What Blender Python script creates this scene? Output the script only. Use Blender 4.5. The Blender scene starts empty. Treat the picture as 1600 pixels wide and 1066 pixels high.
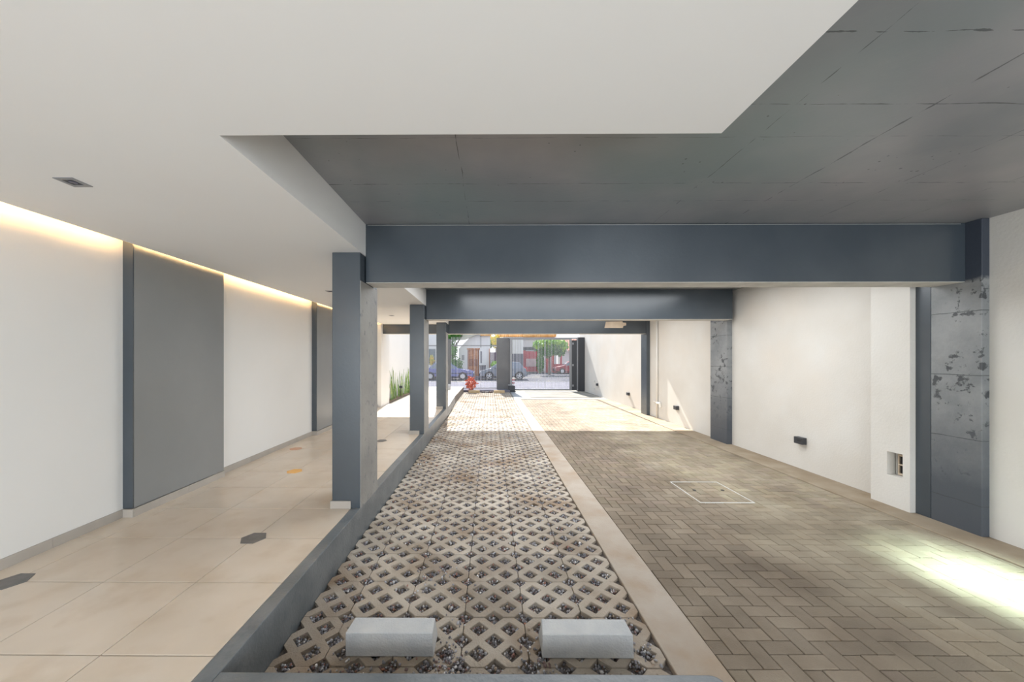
import bpy, bmesh, math, random
import numpy as np
from mathutils import Vector, Matrix
random.seed(7)
R = np.random.RandomState(11)
S = bpy.context.scene
COL = S.collection
pi = math.pi

# ------------------------------------------------------------------ camera
YAW = math.atan(0.007)
cam_d = bpy.data.cameras.new('camera')
cam = bpy.data.objects.new('camera', cam_d); COL.objects.link(cam)
cam_d.sensor_fit = 'HORIZONTAL'; cam_d.sensor_width = 36.0
cam_d.lens = 572.0 / 1600.0 * 36.0
cam_d.shift_x = 39.0 / 1600.0
cam_d.shift_y = 27.0 / 1600.0
cam_d.clip_start = 0.05; cam_d.clip_end = 500
cam.location = (0, 0, 1.70)
cam.rotation_euler = (pi / 2, 0, YAW)
S.camera = cam

# ------------------------------------------------------------------ world, sun, light, exposure
W = bpy.data.worlds.new('sky'); S.world = W; W.use_nodes = True
wn = W.node_tree; wn.nodes.clear()
wo = wn.nodes.new('ShaderNodeOutputWorld'); wb = wn.nodes.new('ShaderNodeBackground')
tc = wn.nodes.new('ShaderNodeTexCoord'); sp = wn.nodes.new('ShaderNodeSeparateXYZ')
cr = wn.nodes.new('ShaderNodeValToRGB')
cr.color_ramp.elements[0].position = 0.0; cr.color_ramp.elements[0].color = (0.93, 0.95, 1.0, 1)
cr.color_ramp.elements[1].position = 0.9; cr.color_ramp.elements[1].color = (0.62, 0.78, 1.0, 1)
wn.links.new(tc.outputs['Generated'], sp.inputs[0]); wn.links.new(sp.outputs['Z'], cr.inputs[0])
wn.links.new(cr.outputs[0], wb.inputs[0]); wn.links.new(wb.outputs[0], wo.inputs[0])
wb.inputs[1].default_value = 1.15

sd = bpy.data.lights.new('sun', 'SUN'); sd.energy = 9.5; sd.angle = math.radians(0.6); sd.color = (1.0, 0.95, 0.88)
so = bpy.data.objects.new('sun', sd); COL.objects.link(so)
so.rotation_euler = Vector((0.10, -1.0, -0.93)).to_track_quat('-Z', 'Y').to_euler()
so.location = (0, 30, 30)

def area(name, loc, direction, sx, sy, power, color=(1, 1, 1), spread=pi):
    d = bpy.data.lights.new(name, 'AREA'); d.shape = 'RECTANGLE'; d.size = sx; d.size_y = sy
    d.energy = power; d.color = color; d.spread = spread
    o = bpy.data.objects.new(name, d); COL.objects.link(o); o.location = loc
    o.rotation_euler = Vector(direction).to_track_quat('-Z', 'Y').to_euler()
    return o
# area light for the pale floor patch; its roof opening is added, out of view
area('floor_patch_light', (3.95, 1.10, 3.15), (-0.03, 0.50, -1), 0.40, 0.9, 14, (0.70, 0.97, 0.90), math.radians(17))
# unseen fill light added behind the camera to brighten the interior
area('rear_fill_light', (0.8, -2.9, 1.55), (0, 1, 0), 7.4, 2.5, 225, (0.88, 0.95, 1.0))
# fill lights added between the beams, hidden from the camera
area('bay_fill_light', (1.7, 5.4, 2.98), (0, 0, -1), 4.6, 2.2, 115, (0.94, 0.97, 1.0))
area('bay_fill_light', (1.7, 9.1, 2.98), (0, 0, -1), 4.6, 2.2, 90, (0.94, 0.97, 1.0))

S.view_settings.view_transform = 'Standard'
S.view_settings.look = 'None'
S.view_settings.gamma = 1.0
S.view_settings.use_curve_mapping = False
S.view_settings.exposure = 0.42

# ------------------------------------------------------------------ materials
def material(name, c1, c2=None, scale=4.0, rough=0.6, bump=0.0, bscale=60.0, metallic=0.0, spec=0.5,
             rnd=0.0, attr=False, detail=4.0, lo=0.35, hi=0.65, c3=None, s3=1.0, lo3=0.5, hi3=0.7,
             emit=None, estr=0.0, trans=0.0):
    m = bpy.data.materials.new(name); m.use_nodes = True
    n = m.node_tree.nodes; l = m.node_tree.links
    b = n['Principled BSDF']
    b.inputs['Roughness'].default_value = rough
    b.inputs['Metallic'].default_value = metallic
    b.inputs['Specular IOR Level'].default_value = spec
    if trans: b.inputs['Transmission Weight'].default_value = trans
    g = n.new('ShaderNodeNewGeometry')
    def noise(sc, dt=detail):
        t = n.new('ShaderNodeTexNoise'); t.inputs['Scale'].default_value = sc; t.inputs['Detail'].default_value = dt
        l.new(g.outputs['Position'], t.inputs['Vector']); return t
    def ramp(src, a, bb):
        r = n.new('ShaderNodeMapRange'); r.inputs[1].default_value = a; r.inputs[2].default_value = bb
        l.new(src, r.inputs[0]); return r.outputs[0]
    def mix(f, a, bb, mode='MIX'):
        x = n.new('ShaderNodeMix'); x.data_type = 'RGBA'; x.blend_type = mode
        if isinstance(f, float): x.inputs[0].default_value = f
        else: l.new(f, x.inputs[0])
        for i, v in ((6, a), (7, bb)):
            if isinstance(v, tuple): x.inputs[i].default_value = (*v[:3], 1)
            else: l.new(v, x.inputs[i])
        return x.outputs[2]
    colr = None
    if c2 is not None:
        colr = mix(ramp(noise(scale).outputs[0], lo, hi), c1, c2)
    if c3 is not None:
        colr = mix(ramp(noise(s3).outputs[0], lo3, hi3), colr if colr is not None else c1, c3)
    if attr:
        a = n.new('ShaderNodeAttribute'); a.attribute_name = 'Col'
        colr = mix(1.0, colr if colr is not None else c1, a.outputs['Color'], 'MULTIPLY')
    if rnd:
        oi = n.new('ShaderNodeObjectInfo'); h = n.new('ShaderNodeHueSaturation')
        mr = n.new('ShaderNodeMapRange'); mr.inputs[3].default_value = 1 - rnd; mr.inputs[4].default_value = 1 + rnd
        l.new(oi.outputs['Random'], mr.inputs[0]); l.new(mr.outputs[0], h.inputs['Value'])
        if colr is None: h.inputs['Color'].default_value = (*c1, 1)
        else: l.new(colr, h.inputs['Color'])
        colr = h.outputs[0]
    if colr is None: b.inputs['Base Color'].default_value = (*c1, 1)
    else: l.new(colr, b.inputs['Base Color'])
    if bump:
        bp = n.new('ShaderNodeBump'); bp.inputs['Strength'].default_value = bump; bp.inputs['Distance'].default_value = 0.01
        l.new(noise(bscale, 6.0).outputs[0], bp.inputs['Height']); l.new(bp.outputs[0], b.inputs['Normal'])
    if emit:
        b.inputs['Emission Color'].default_value = (*emit, 1); b.inputs['Emission Strength'].default_value = estr
    m['mix'] = 0
    return m

M = {}
M['white'] = material('smooth_white_paint', (0.80, 0.79, 0.765), (0.77, 0.76, 0.735), 0.8, 0.75, 0.05, 30)
M['ceil'] = material('ceiling_white_paint', (0.80, 0.80, 0.79), (0.78, 0.775, 0.765), 0.6, 0.8)
M['stucco'] = material('rough_cream_stucco', (0.70, 0.675, 0.63), (0.65, 0.615, 0.56), 1.1, 0.9, 0.22, 42, c3=(0.69, 0.63, 0.555), s3=0.6)
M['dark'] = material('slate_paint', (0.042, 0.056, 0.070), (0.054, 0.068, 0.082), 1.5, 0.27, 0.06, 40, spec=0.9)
M['side'] = material('pale_side_grey', (0.30, 0.29, 0.27), (0.22, 0.215, 0.205), 2.2, 0.5, 0.3, 45, c3=(0.15, 0.155, 0.16), s3=12, lo3=.62, hi3=.72)
M['panel'] = material('grey_panel_paint', (0.23, 0.238, 0.238), (0.26, 0.266, 0.264), 1.2, 0.33, 0.06, 40)
M['kerb'] = material('kerb_slate_concrete', (0.10, 0.115, 0.125), (0.175, 0.188, 0.195), 2.4, 0.38, 0.25, 50, spec=0.8, c3=(0.10, 0.115, 0.13), s3=9, lo3=.55, hi3=.75)
M['soffit_raw'] = material('pale_raw_soffit', (0.62, 0.60, 0.56), (0.5, 0.49, 0.46), 4, 0.8, 0.2, 40)
M['tile'] = material('beige_stone_tile', (0.60, 0.505, 0.40), (0.67, 0.58, 0.48), 1.8, 0.32, 0.02, 40, rnd=0.03, c3=(0.56, 0.455, 0.345), s3=5, lo3=.5, hi3=.8)
M['base'] = material('beige_baseboard', (0.40, 0.365, 0.325), (0.45, 0.41, 0.365), 4, 0.45, rnd=0.04)
M['grout'] = material('grey_grout', (0.16, 0.14, 0.12), (0.24, 0.21, 0.18), 10, 0.9)
M['paver'] = material('grass_paver_concrete', (0.33, 0.275, 0.215), (0.50, 0.44, 0.37), 2.2, 0.85, 0.5, 90, rnd=0.13,
                      c3=(0.26, 0.18, 0.115), s3=1.3, lo3=.50, hi3=.70)
M['earth'] = material('dark_gravel_bed', (0.10, 0.085, 0.075), (0.2, 0.17, 0.15), 60, 0.95, 0.8, 90)
M['stone'] = material('gravel_stone', (0.9, 0.9, 0.9), attr=True, rough=0.8)
M['strip'] = material('tan_concrete_strip', (0.38, 0.305, 0.235), (0.46, 0.40, 0.34), 1.8, 0.85, 0.35, 70, c3=(0.36, 0.265, 0.18), s3=2.3, lo3=.5, hi3=.75)
M['gutter'] = material('brown_concrete_gutter', (0.27, 0.205, 0.135), (0.36, 0.295, 0.215), 2.2, 0.9, 0.5, 60, c3=(0.28, 0.22, 0.15), s3=3)
M['joint'] = material('brick_joint_sand', (0.13, 0.105, 0.085), (0.18, 0.15, 0.12), 30, 0.95)
M['wheelstop'] = material('grey_concrete_block', (0.50, 0.51, 0.52), (0.60, 0.60, 0.59), 6, 0.8, 0.5, 90, rnd=0.03)
M['tanstop'] = material('tan_concrete_block', (0.50, 0.36, 0.20), (0.6, 0.46, 0.3), 6, 0.8, 0.4, 60)
M['metal'] = material('light_grey_metal', (0.62, 0.62, 0.64), rough=0.5)
M['darkmetal'] = material('dark_grey_metal', (0.05, 0.053, 0.06), rough=0.45, metallic=0.2)
M['midmetal'] = material('mid_grey_metal', (0.26, 0.265, 0.275), rough=0.45, metallic=0.2)
M['pillar'] = material('grey_pillar_paint', (0.13, 0.13, 0.132), (0.155, 0.155, 0.155), 2, 0.6)
M['black'] = material('black_plastic', (0.02, 0.02, 0.022), rough=0.5)
M['lens'] = material('bluish_lamp_lens', (0.03, 0.03, 0.08), rough=0.1)
M['greyhex'] = material('dark_grey_hexagon_stone', (0.13, 0.125, 0.12), (0.17, 0.16, 0.155), 20, 0.5)
M['orangehex'] = material('orange_hexagon_stone', (0.80, 0.42, 0.09), (0.85, 0.48, 0.14), 20, 0.45)
M['redhex'] = material('terracotta_hexagon_stone', (0.55, 0.30, 0.19), (0.6, 0.35, 0.22), 20, 0.45)
M['led'] = material('warm_led', (1, .8, .5), emit=(1.0, 0.60, 0.26), estr=70.0)
M['pvc'] = material('white_plastic', (0.76, 0.73, 0.68), rough=0.4)
M['patch'] = material('raw_cream_plaster', (0.72, 0.60, 0.46), (0.62, 0.5, 0.38), 6, 0.9, 0.4, 40)
M['leaf'] = material('green_blade', (0.10, 0.24, 0.06), (0.34, 0.42, 0.14), 14, 0.5, rnd=0.25)
M['soil'] = material('brown_soil', (0.18, 0.12, 0.07), (0.28, 0.2, 0.13), 20, 0.95, 0.6, 60)
M['fol'] = material('green_foliage', (0.05, 0.17, 0.035), (0.13, 0.3, 0.05), 5, 0.6)
M['foly'] = material('yellow_green_foliage', (0.38, 0.58, 0.05), (0.16, 0.38, 0.05), 2.4, 0.6)
M['folgold'] = material('golden_foliage', (0.75, 0.5, 0.06), (0.5, 0.5, 0.08), 4, 0.6)
M['folred'] = material('coral_red_foliage', (0.72, 0.22, 0.15), (0.60, 0.15, 0.10), 9, 0.6)
M['bark'] = material('bark', (0.09, 0.075, 0.06), (0.16, 0.13, 0.1), 15, 0.9)
M['pave'] = material('pale_pavement', (0.145, 0.145, 0.185), (0.19, 0.185, 0.215), 1.2, 0.95, spec=0.1)
M['road'] = material('grey_asphalt', (0.075, 0.078, 0.10), (0.12, 0.12, 0.14), 0.5, 0.95, spec=0.1, c3=(0.20, 0.185, 0.155), s3=0.25)
M['apron'] = material('cream_concrete', (0.29, 0.27, 0.235), (0.20, 0.19, 0.165), 1.3, 0.85)
M['facade'] = material('white_facade', (0.74, 0.73, 0.73), (0.69, 0.68, 0.68), 0.8, 0.85)
M['facadegrey'] = material('grey_facade', (0.13, 0.13, 0.16), (0.17, 0.17, 0.2), 1, 0.85)
M['wood'] = material('brown_wood', (0.36, 0.13, 0.045), (0.5, 0.21, 0.08), 6, 0.5)
M['woodd'] = material('dark_brown_wood', (0.22, 0.07, 0.03), (0.28, 0.10, 0.04), 6, 0.5)
M['tileroof'] = material('orange_roof_tile', (0.72, 0.33, 0.10), (0.82, 0.48, 0.2), 3, 0.8, rnd=.1)
M['beige'] = material('beige_eave', (0.48, 0.46, 0.38), (0.55, 0.52, 0.44), 2, 0.8)
M['red'] = material('red_paint', (0.50, 0.035, 0.055), (0.42, 0.03, 0.05), 2, 0.5)
M['redbrick'] = material('red_lattice', (0.58, 0.16, 0.14), (0.45, 0.1, 0.09), 8, 0.7)
M['darktile'] = material('terracotta_roof', (0.30, 0.11, 0.07), (0.38, 0.16, 0.10), 3, 0.8)
M['pink'] = material('pale_pink_board', (0.6, 0.42, 0.42), (0.5, 0.36, 0.37), 3, 0.7)
M['purple'] = material('dark_purple_gate', (0.07, 0.035, 0.07), rough=0.5)
M['glass'] = material('dark_car_glass', (0.16, 0.20, 0.23), rough=0.08)
M['carblue'] = material('violet_blue_car_paint', (0.13, 0.15, 0.36), rough=0.25)
M['cargrey'] = material('grey_blue_car_paint', (0.15, 0.18, 0.23), rough=0.25)
M['carred'] = material('red_car_paint', (0.30, 0.02, 0.035), rough=0.3)
M['tyre'] = material('tyre_rubber', (0.025, 0.025, 0.028), rough=0.8)
M['rim'] = material('silver_rim', (0.55, 0.55, 0.58), rough=0.3, metallic=0.4)
M['lamp'] = material('clear_headlamp', (0.7, 0.7, 0.72), rough=0.15)
M['tail'] = material('red_tail_lamp', (0.6, 0.03, 0.03), rough=0.2)
M['window'] = material('dark_window_glass', (0.12, 0.16, 0.18), rough=0.1)
M['hatchmetal'] = material('bright_steel_angle', (0.72, 0.71, 0.68), rough=0.4)

def special_brick(name, attr):
    """herringbone brick: brown, with dirt stains of its own and a light patch painted in on the right"""
    m = material(name, (0.195, 0.15, 0.105), (0.26, 0.21, 0.155), 3.0, 0.85, 0.5, 110, rnd=0 if attr else 0.13, attr=attr,
                 c3=(0.135, 0.10, 0.068), s3=1.5, lo3=.5, hi3=.72)
    n = m.node_tree.nodes; l = m.node_tree.links; b = n['Principled BSDF']
    src = b.inputs['Base Color'].links[0].from_socket
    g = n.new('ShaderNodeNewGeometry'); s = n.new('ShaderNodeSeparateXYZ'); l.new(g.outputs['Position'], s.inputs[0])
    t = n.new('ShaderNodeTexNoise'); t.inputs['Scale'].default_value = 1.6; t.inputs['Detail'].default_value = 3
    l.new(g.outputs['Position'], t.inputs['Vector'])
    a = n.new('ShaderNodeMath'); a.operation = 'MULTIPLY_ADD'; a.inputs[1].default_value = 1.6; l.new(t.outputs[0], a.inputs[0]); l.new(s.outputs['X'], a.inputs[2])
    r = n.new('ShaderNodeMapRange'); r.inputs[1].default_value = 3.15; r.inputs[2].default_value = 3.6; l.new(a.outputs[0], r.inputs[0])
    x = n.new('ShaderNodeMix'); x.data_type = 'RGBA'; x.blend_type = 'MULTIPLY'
    x.inputs[7].default_value = (1.42, 1.50, 1.50, 1)  # brightening of the light patch, multiplied into the brick colour
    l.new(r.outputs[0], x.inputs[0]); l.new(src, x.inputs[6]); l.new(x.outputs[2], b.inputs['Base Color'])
    return m
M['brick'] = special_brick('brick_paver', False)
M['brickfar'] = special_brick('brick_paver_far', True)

def slab_material():
    """painted formwork concrete: recessed board seams, pinholes, cloudy paint"""
    m = material('painted_formwork_slab', (0.21, 0.222, 0.235), (0.34, 0.325, 0.335), 0.9, 0.33, 0.10, 25,
                 c3=(0.20, 0.24, 0.242), s3=0.5, lo3=.45, hi3=.65, spec=0.5)
    n = m.node_tree.nodes; l = m.node_tree.links; b = n['Principled BSDF']
    src = b.inputs['Base Color'].links[0].from_socket
    g = n.new('ShaderNodeNewGeometry'); s = n.new('ShaderNodeSeparateXYZ'); l.new(g.outputs['Position'], s.inputs[0])
    wob = n.new('ShaderNodeTexNoise'); wob.inputs['Scale'].default_value = 3.0; l.new(g.outputs['Position'], wob.inputs['Vector'])
    def math_(op, a, bb):
        x = n.new('ShaderNodeMath'); x.operation = op
        for i, v in enumerate((a, bb)):
            if isinstance(v, (int, float)): x.inputs[i].default_value = v
            else: l.new(v, x.inputs[i])
        return x.outputs[0]
    brk = n.new('ShaderNodeTexNoise'); brk.inputs['Scale'].default_value = 11; brk.inputs['Detail'].default_value = 5
    l.new(g.outputs['Position'], brk.inputs['Vector'])
    total = None
    w2 = math_('MULTIPLY', math_('SUBTRACT', wob.outputs[0], 0.5), 0.03)
    for ax, pos, wid in (('Y', 1.495, .006), ('Y', 1.92, .004), ('Y', 2.78, .004), ('Y', 3.09, .003), ('Y', 2.2, .002), ('X', 2.32, .006), ('X', 1.6, .003),
                         ('X', 3.1, .004), ('X', -.20, .003), ('X', 3.9, .003)):
        d = math_('ABSOLUTE', math_('SUBTRACT', math_('ADD', s.outputs[ax], w2), pos), 0)
        k = math_('LESS_THAN', d, math_('MULTIPLY', math_('SUBTRACT', brk.outputs[0], 0.42), wid * 5))
        total = k if total is None else math_('MAXIMUM', total, k)
    pin = n.new('ShaderNodeTexVoronoi'); pin.inputs['Scale'].default_value = 14; l.new(g.outputs['Position'], pin.inputs['Vector'])
    msk = n.new('ShaderNodeTexNoise'); msk.inputs['Scale'].default_value = 1.7; l.new(g.outputs['Position'], msk.inputs['Vector'])
    ph = math_('LESS_THAN', pin.outputs['Distance'], math_('MULTIPLY', math_('SUBTRACT', msk.outputs[0], 0.47), 0.55))
    total = math_('MAXIMUM', total, ph)
    x = n.new('ShaderNodeMix'); x.data_type = 'RGBA'; x.inputs[7].default_value = (0.03, 0.035, 0.04, 1)
    l.new(math_('MULTIPLY', total, 0.75), x.inputs[0]); l.new(src, x.inputs[6]); l.new(x.outputs[2], b.inputs['Base Color'])
    return m
M['slab'] = slab_material()

def worn_material():
    """worn shuttering face of the right-hand columns: silver grey with dark blotches, dark painted foot and far edge"""
    m = bpy.data.materials.new('worn_silver_slate_concrete'); m.use_nodes = True
    n = m.node_tree.nodes; l = m.node_tree.links; b = n['Principled BSDF']
    b.inputs['Roughness'].default_value = 0.45
    g = n.new('ShaderNodeNewGeometry'); s = n.new('ShaderNodeSeparateXYZ'); l.new(g.outputs['Position'], s.inputs[0])
    def noise(sc, d=6, st=None):
        t = n.new('ShaderNodeTexNoise'); t.inputs['Scale'].default_value = sc; t.inputs['Detail'].default_value = d; t.inputs['Roughness'].default_value = .65
        l.new(g.outputs['Position'], t.inputs['Vector']); return t.outputs[0]
    def rng(src, a, c, d=0., e=1.):
        r = n.new('ShaderNodeMapRange'); r.inputs[1].default_value = a; r.inputs[2].default_value = c
        r.inputs[3].default_value = d; r.inputs[4].default_value = e; l.new(src, r.inputs[0]); return r.outputs[0]
    def mth(op, a, c):
        x = n.new('ShaderNodeMath'); x.operation = op
        for i, v in enumerate((a, c)):
            if isinstance(v, (int, float)): x.inputs[i].default_value = v
            else: l.new(v, x.inputs[i])
        return x.outputs[0]
    def mix(f, a, c):
        x = n.new('ShaderNodeMix'); x.data_type = 'RGBA'; l.new(f, x.inputs[0])
        for i, v in ((6, a), (7, c)):
            if isinstance(v, tuple): x.inputs[i].default_value = (*v, 1)
            else: l.new(v, x.inputs[i])
        return x.outputs[2]
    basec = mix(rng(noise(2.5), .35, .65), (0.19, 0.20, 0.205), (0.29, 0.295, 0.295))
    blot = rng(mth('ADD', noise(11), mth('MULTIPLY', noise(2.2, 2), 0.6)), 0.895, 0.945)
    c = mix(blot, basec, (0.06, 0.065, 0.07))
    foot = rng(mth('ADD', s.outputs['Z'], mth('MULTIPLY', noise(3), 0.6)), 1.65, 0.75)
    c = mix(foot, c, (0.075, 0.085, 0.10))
    # board seams every 0.62 m
    sz = mth('ABSOLUTE', mth('SUBTRACT', mth('FRACT', mth('DIVIDE', mth('ADD', s.outputs['Z'], mth('MULTIPLY', noise(4), .03)), 0.62), 0), 0.5), 0)
    seam = mth('MULTIPLY', mth('LESS_THAN', sz, mth('MULTIPLY', noise(9), .012)), 0.8)
    c = mix(seam, c, (0.05, 0.055, 0.06))
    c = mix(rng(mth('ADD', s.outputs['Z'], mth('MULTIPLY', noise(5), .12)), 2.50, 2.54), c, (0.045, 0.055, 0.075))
    l.new(c, b.inputs['Base Color'])
    bp = n.new('ShaderNodeBump'); bp.inputs['Strength'].default_value = .3; bp.inputs['Distance'].default_value = .01
    l.new(noise(30), bp.inputs['Height']); l.new(bp.outputs[0], b.inputs['Normal'])
    return m
M['worn'] = worn_material()

# ------------------------------------------------------------------ mesh helpers
class MB:
    def __init__(s): s.v = []; s.f = []
    def add(s, vs, fs):
        o = len(s.v); s.v += [tuple(v) for v in vs]; s.f += [tuple(i + o for i in f) for f in fs]; return s
    def box(s, x0, x1, y0, y1, z0, z1):
        return s.add([(x0,y0,z0),(x1,y0,z0),(x1,y1,z0),(x0,y1,z0),(x0,y0,z1),(x1,y0,z1),(x1,y1,z1),(x0,y1,z1)],
                     [(0,3,2,1),(4,5,6,7),(0,1,5,4),(1,2,6,5),(2,3,7,6),(3,0,4,7)])
    def prism(s, pts, z0, z1):
        k = len(pts)
        return s.add([(x,y,z0) for x,y in pts] + [(x,y,z1) for x,y in pts],
                     [tuple(range(k))[::-1], tuple(range(k, 2*k))] + [(i,(i+1)%k,k+(i+1)%k,k+i) for i in range(k)])
    def prism_y(s, pts, y0, y1, top=None):
        """profile (x,z) swept along y; top = scale pairs ignored"""
        k = len(pts)
        return s.add([(x,y0,z) for x,z in pts] + [(x,y1,z) for x,z in pts],
                     [tuple(range(k)), tuple(range(k, 2*k))[::-1]] + [(i,k+i,k+(i+1)%k,(i+1)%k) for i in range(k)])
    def tube(s, a, b, r0, r1=None, n=8, cap=True):
        r1 = r0 if r1 is None else r1
        a = Vector(a); b = Vector(b); d = (b - a).normalized()
        u = d.orthogonal().normalized(); w = d.cross(u)
        vs = []
        for p, r in ((a, r0), (b, r1)):
            for i in range(n):
                t = 2*pi*i/n; vs.append(p + (u*math.cos(t) + w*math.sin(t))*r)
        fs = [(i,(i+1)%n,n+(i+1)%n,n+i) for i in range(n)]
        if cap: fs += [tuple(range(n))[::-1], tuple(range(n,2*n))]
        return s.add(vs, fs)
    def mesh(s, name, bev=0, seg=1, fix=True, clip=None):
        me = bpy.data.meshes.new(name); me.from_pydata(s.v, [], s.f)
        if bev or fix or clip:
            bm = bmesh.new(); bm.from_mesh(me)
            if clip:
                for co, no in clip:
                    r = bmesh.ops.bisect_plane(bm, geom=bm.verts[:]+bm.edges[:]+bm.faces[:], plane_co=co, plane_no=no, clear_outer=True)
                    ed = [e for e in r['geom_cut'] if isinstance(e, bmesh.types.BMEdge)]
                    if ed: bmesh.ops.edgenet_fill(bm, edges=ed)
            bmesh.ops.recalc_face_normals(bm, faces=bm.faces[:])
            if bev:
                es = [e for e in bm.edges if len(e.link_faces) == 2 and e.calc_face_angle(0) > 0.5]
                bmesh.ops.bevel(bm, geom=es, offset=bev, segments=seg, affect='EDGES', profile=.6)
            bm.to_mesh(me); bm.free()
        return me

def link(name, me, mat=None, parent=None, loc=None, rot=None, label=None, cat=None, group=None, kind=None, smooth=False):
    if mat is not None and len(me.materials) == 0: me.materials.append(M[mat])
    if smooth:
        for p in me.polygons: p.use_smooth = True
    o = bpy.data.objects.new(name, me); COL.objects.link(o)
    if parent is not None: o.parent = parent
    if loc is not None: o.location = loc
    if rot is not None: o.rotation_euler = rot
    if label: o['label'] = label
    if cat: o['category'] = cat
    if group: o['group'] = group
    if kind: o['kind'] = kind
    return o
def empty(name, loc, label, cat, group=None, rotz=0, kind=None):
    o = bpy.data.objects.new(name, None); COL.objects.link(o); o.location = loc; o.rotation_euler = (0,0,rotz)
    o['label'] = label; o['category'] = cat; o.empty_display_size = .1
    if group: o['group'] = group
    if kind: o['kind'] = kind
    return o
def box(name, b, mat, parent=None, bev=0, **k):
    return link(name, MB().box(*b).mesh(name, bev), mat, parent, **k)

# ------------------------------------------------------------------ dimensions
WALK = 0.272       # walkway level (camera 1.428 above it)
CZ = 2.71          # white soffit
SZ = 3.025         # painted slab
XR = -1.225        # face of left columns towards the lane
YROOF = 11.2

# ------------------------------------------------------------------ floors
walk = link('floor_walkway', MB().box(-3.5, -1.30, -3, 18.35, 0.0, WALK - .012).mesh('floor_walkway'), 'grout',
            label='raised walkway of large beige stone tiles along the left wall', cat='floor', kind='structure')
tiles = {}
xs = [(-3.30, -3.056), (-3.056, -2.464), (-2.464, -1.872), (-1.872, -1.317)]
for i, (a, b) in enumerate(xs):
    w = b - a; k = -8
    tiles[i] = MB().box(-w/2+.0026, w/2-.0026, -.286+.0034, .286-.0034, -.012, 0).mesh('tile', .0012)
for k in range(-6, 29):
    yc = 1.747 + .572*(k+.5)
    for i, (a, b) in enumerate(xs):
        if i == 0 and 12 - .3 < yc: continue
        link('tile', tiles[i], 'tile', walk, loc=((a+b)/2, yc, WALK + random.uniform(-.0006, .0006)))
# tiles in front of the kerb (near platform under the camera)
hexm = MB().prism([(.098*math.cos(t*pi/3), .098*math.sin(t*pi/3)) for t in range(6)], 0, .003).mesh('hexagon_inlay')
for hx, hy, mt, lb in ((-3.056, 2.319, 'greyhex', 'dark grey hexagonal inlay at the far left edge of the walkway'),
                       (-1.872, 2.891, 'greyhex', 'dark grey hexagonal inlay in front of the nearest column'),
                       (-2.464, 4.607, 'orangehex', 'orange hexagonal inlay'),
                       (-3.056, 5.751, 'redhex', 'terracotta hexagonal inlay'),
                       (-1.872, 6.323, 'greyhex', 'grey hexagonal inlay behind the nearest column')):
    me = hexm.copy(); me.materials.clear()
    link('hexagon_inlay', me, mt, walk, loc=(hx, hy, WALK), label=lb)
# planting strip along the garden wall
link('planting_bed', MB().box(-3.52, -3.22, 11.85, 18.3, .05, WALK + .006).mesh('planting_bed'), 'soil', kind='structure',
     label='narrow strip of brown soil along the white garden wall', cat='soil')

# near platform
box('floor_platform', (-1.30, 1.02, -3, 1.25, 0.0, WALK - .004), 'tile', kind='structure', label='beige platform floor behind the near slate kerb', cat='floor')

# paver lane -----------------------------------------------------------------
P = .387; PX0 = -.164; PY0 = 2.789
lane = link('floor_paver_lane', MB().box(-1.70, 1.0, 1.60, 18.3, -.10, -.028).mesh('floor_paver_lane'), 'earth',
            label='lane of octagonal concrete grass pavers filled with gravel', cat='paving', kind='structure')
def paver_mb():
    s = P/4; a = .060; g = .0022; m = MB(); zt = 0; zb = -.07
    key = {}
    def V(x, y, z):
        k = (round(x,5), round(y,5), round(z,5))
        if k not in key: key[k] = len(m.v); m.v.append(k)
        return key[k]
    for cx in (-s, s):
        for cy in (-s, s):
            c = s - a
            def oc(x, y):   # pull the outer rim in by the joint gap
                X = cx + x; Y = cy + y
                X = max(-2*s+g, min(2*s-g, X)); Y = max(-2*s+g, min(2*s-g, Y)); return X, Y
            O = [oc(s,-c), oc(s,c), oc(c,s), oc(-c,s), oc(-s,c), oc(-s,-c), oc(-c,-s), oc(c,-s)]
            I = [(cx+a,cy), (cx,cy+a), (cx-a,cy), (cx,cy-a)]
            for z, fl in ((zt, 0), (zb, 1)):
                o = [V(x,y,z) for x,y in O]; i = [V(x,y,z) for x,y in I]
                fs = [(o[0],o[1],i[0]), (o[1],o[2],i[1],i[0]), (o[2],o[3],i[1]), (o[3],o[4],i[2],i[1]),
                      (o[4],o[5],i[2]), (o[5],o[6],i[3],i[2]), (o[6],o[7],i[3]), (o[7],o[0],i[0],i[3])]
                m.f += [f[::-1] if fl else f for f in fs]
            for k in range(4):
                A, B = I[k], I[(k+1)%4]
                m.f.append((V(*A,zt), V(*B,zt), V(*B,zb), V(*A,zb)))
            for k in range(8):
                A, B = O[k], O[(k+1)%8]
                mx, my = (A[0]+B[0])/2, (A[1]+B[1])/2
                if k % 2 == 0 and (abs(mx) < 1e-4 or abs(my) < 1e-4): continue   # seam shared with the neighbouring quarter
                m.f.append((V(*A,zt), V(*A,zb), V(*B,zb), V(*B,zt)))
    return m
pm = paver_mb().mesh('grass_paver', .0028)
pm_far = paver_mb().mesh('grass_paver_far')
def clip_left(x_keep):      # keep local x > x_keep
    bm = bmesh.new(); bm.from_mesh(pm_far)
    bmesh.ops.bisect_plane(bm, geom=bm.verts[:]+bm.edges[:]+bm.faces[:], plane_co=(x_keep,0,0), plane_no=(-1,0,0), clear_outer=True)
    me = bpy.data.meshes.new('grass_paver_cut'); bm.to_mesh(me); bm.free(); return me
pm_cut = clip_left(XR + .004 - (PX0 - 2.5*P))
ny = int((18.3 - 1.63) / P)
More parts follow.
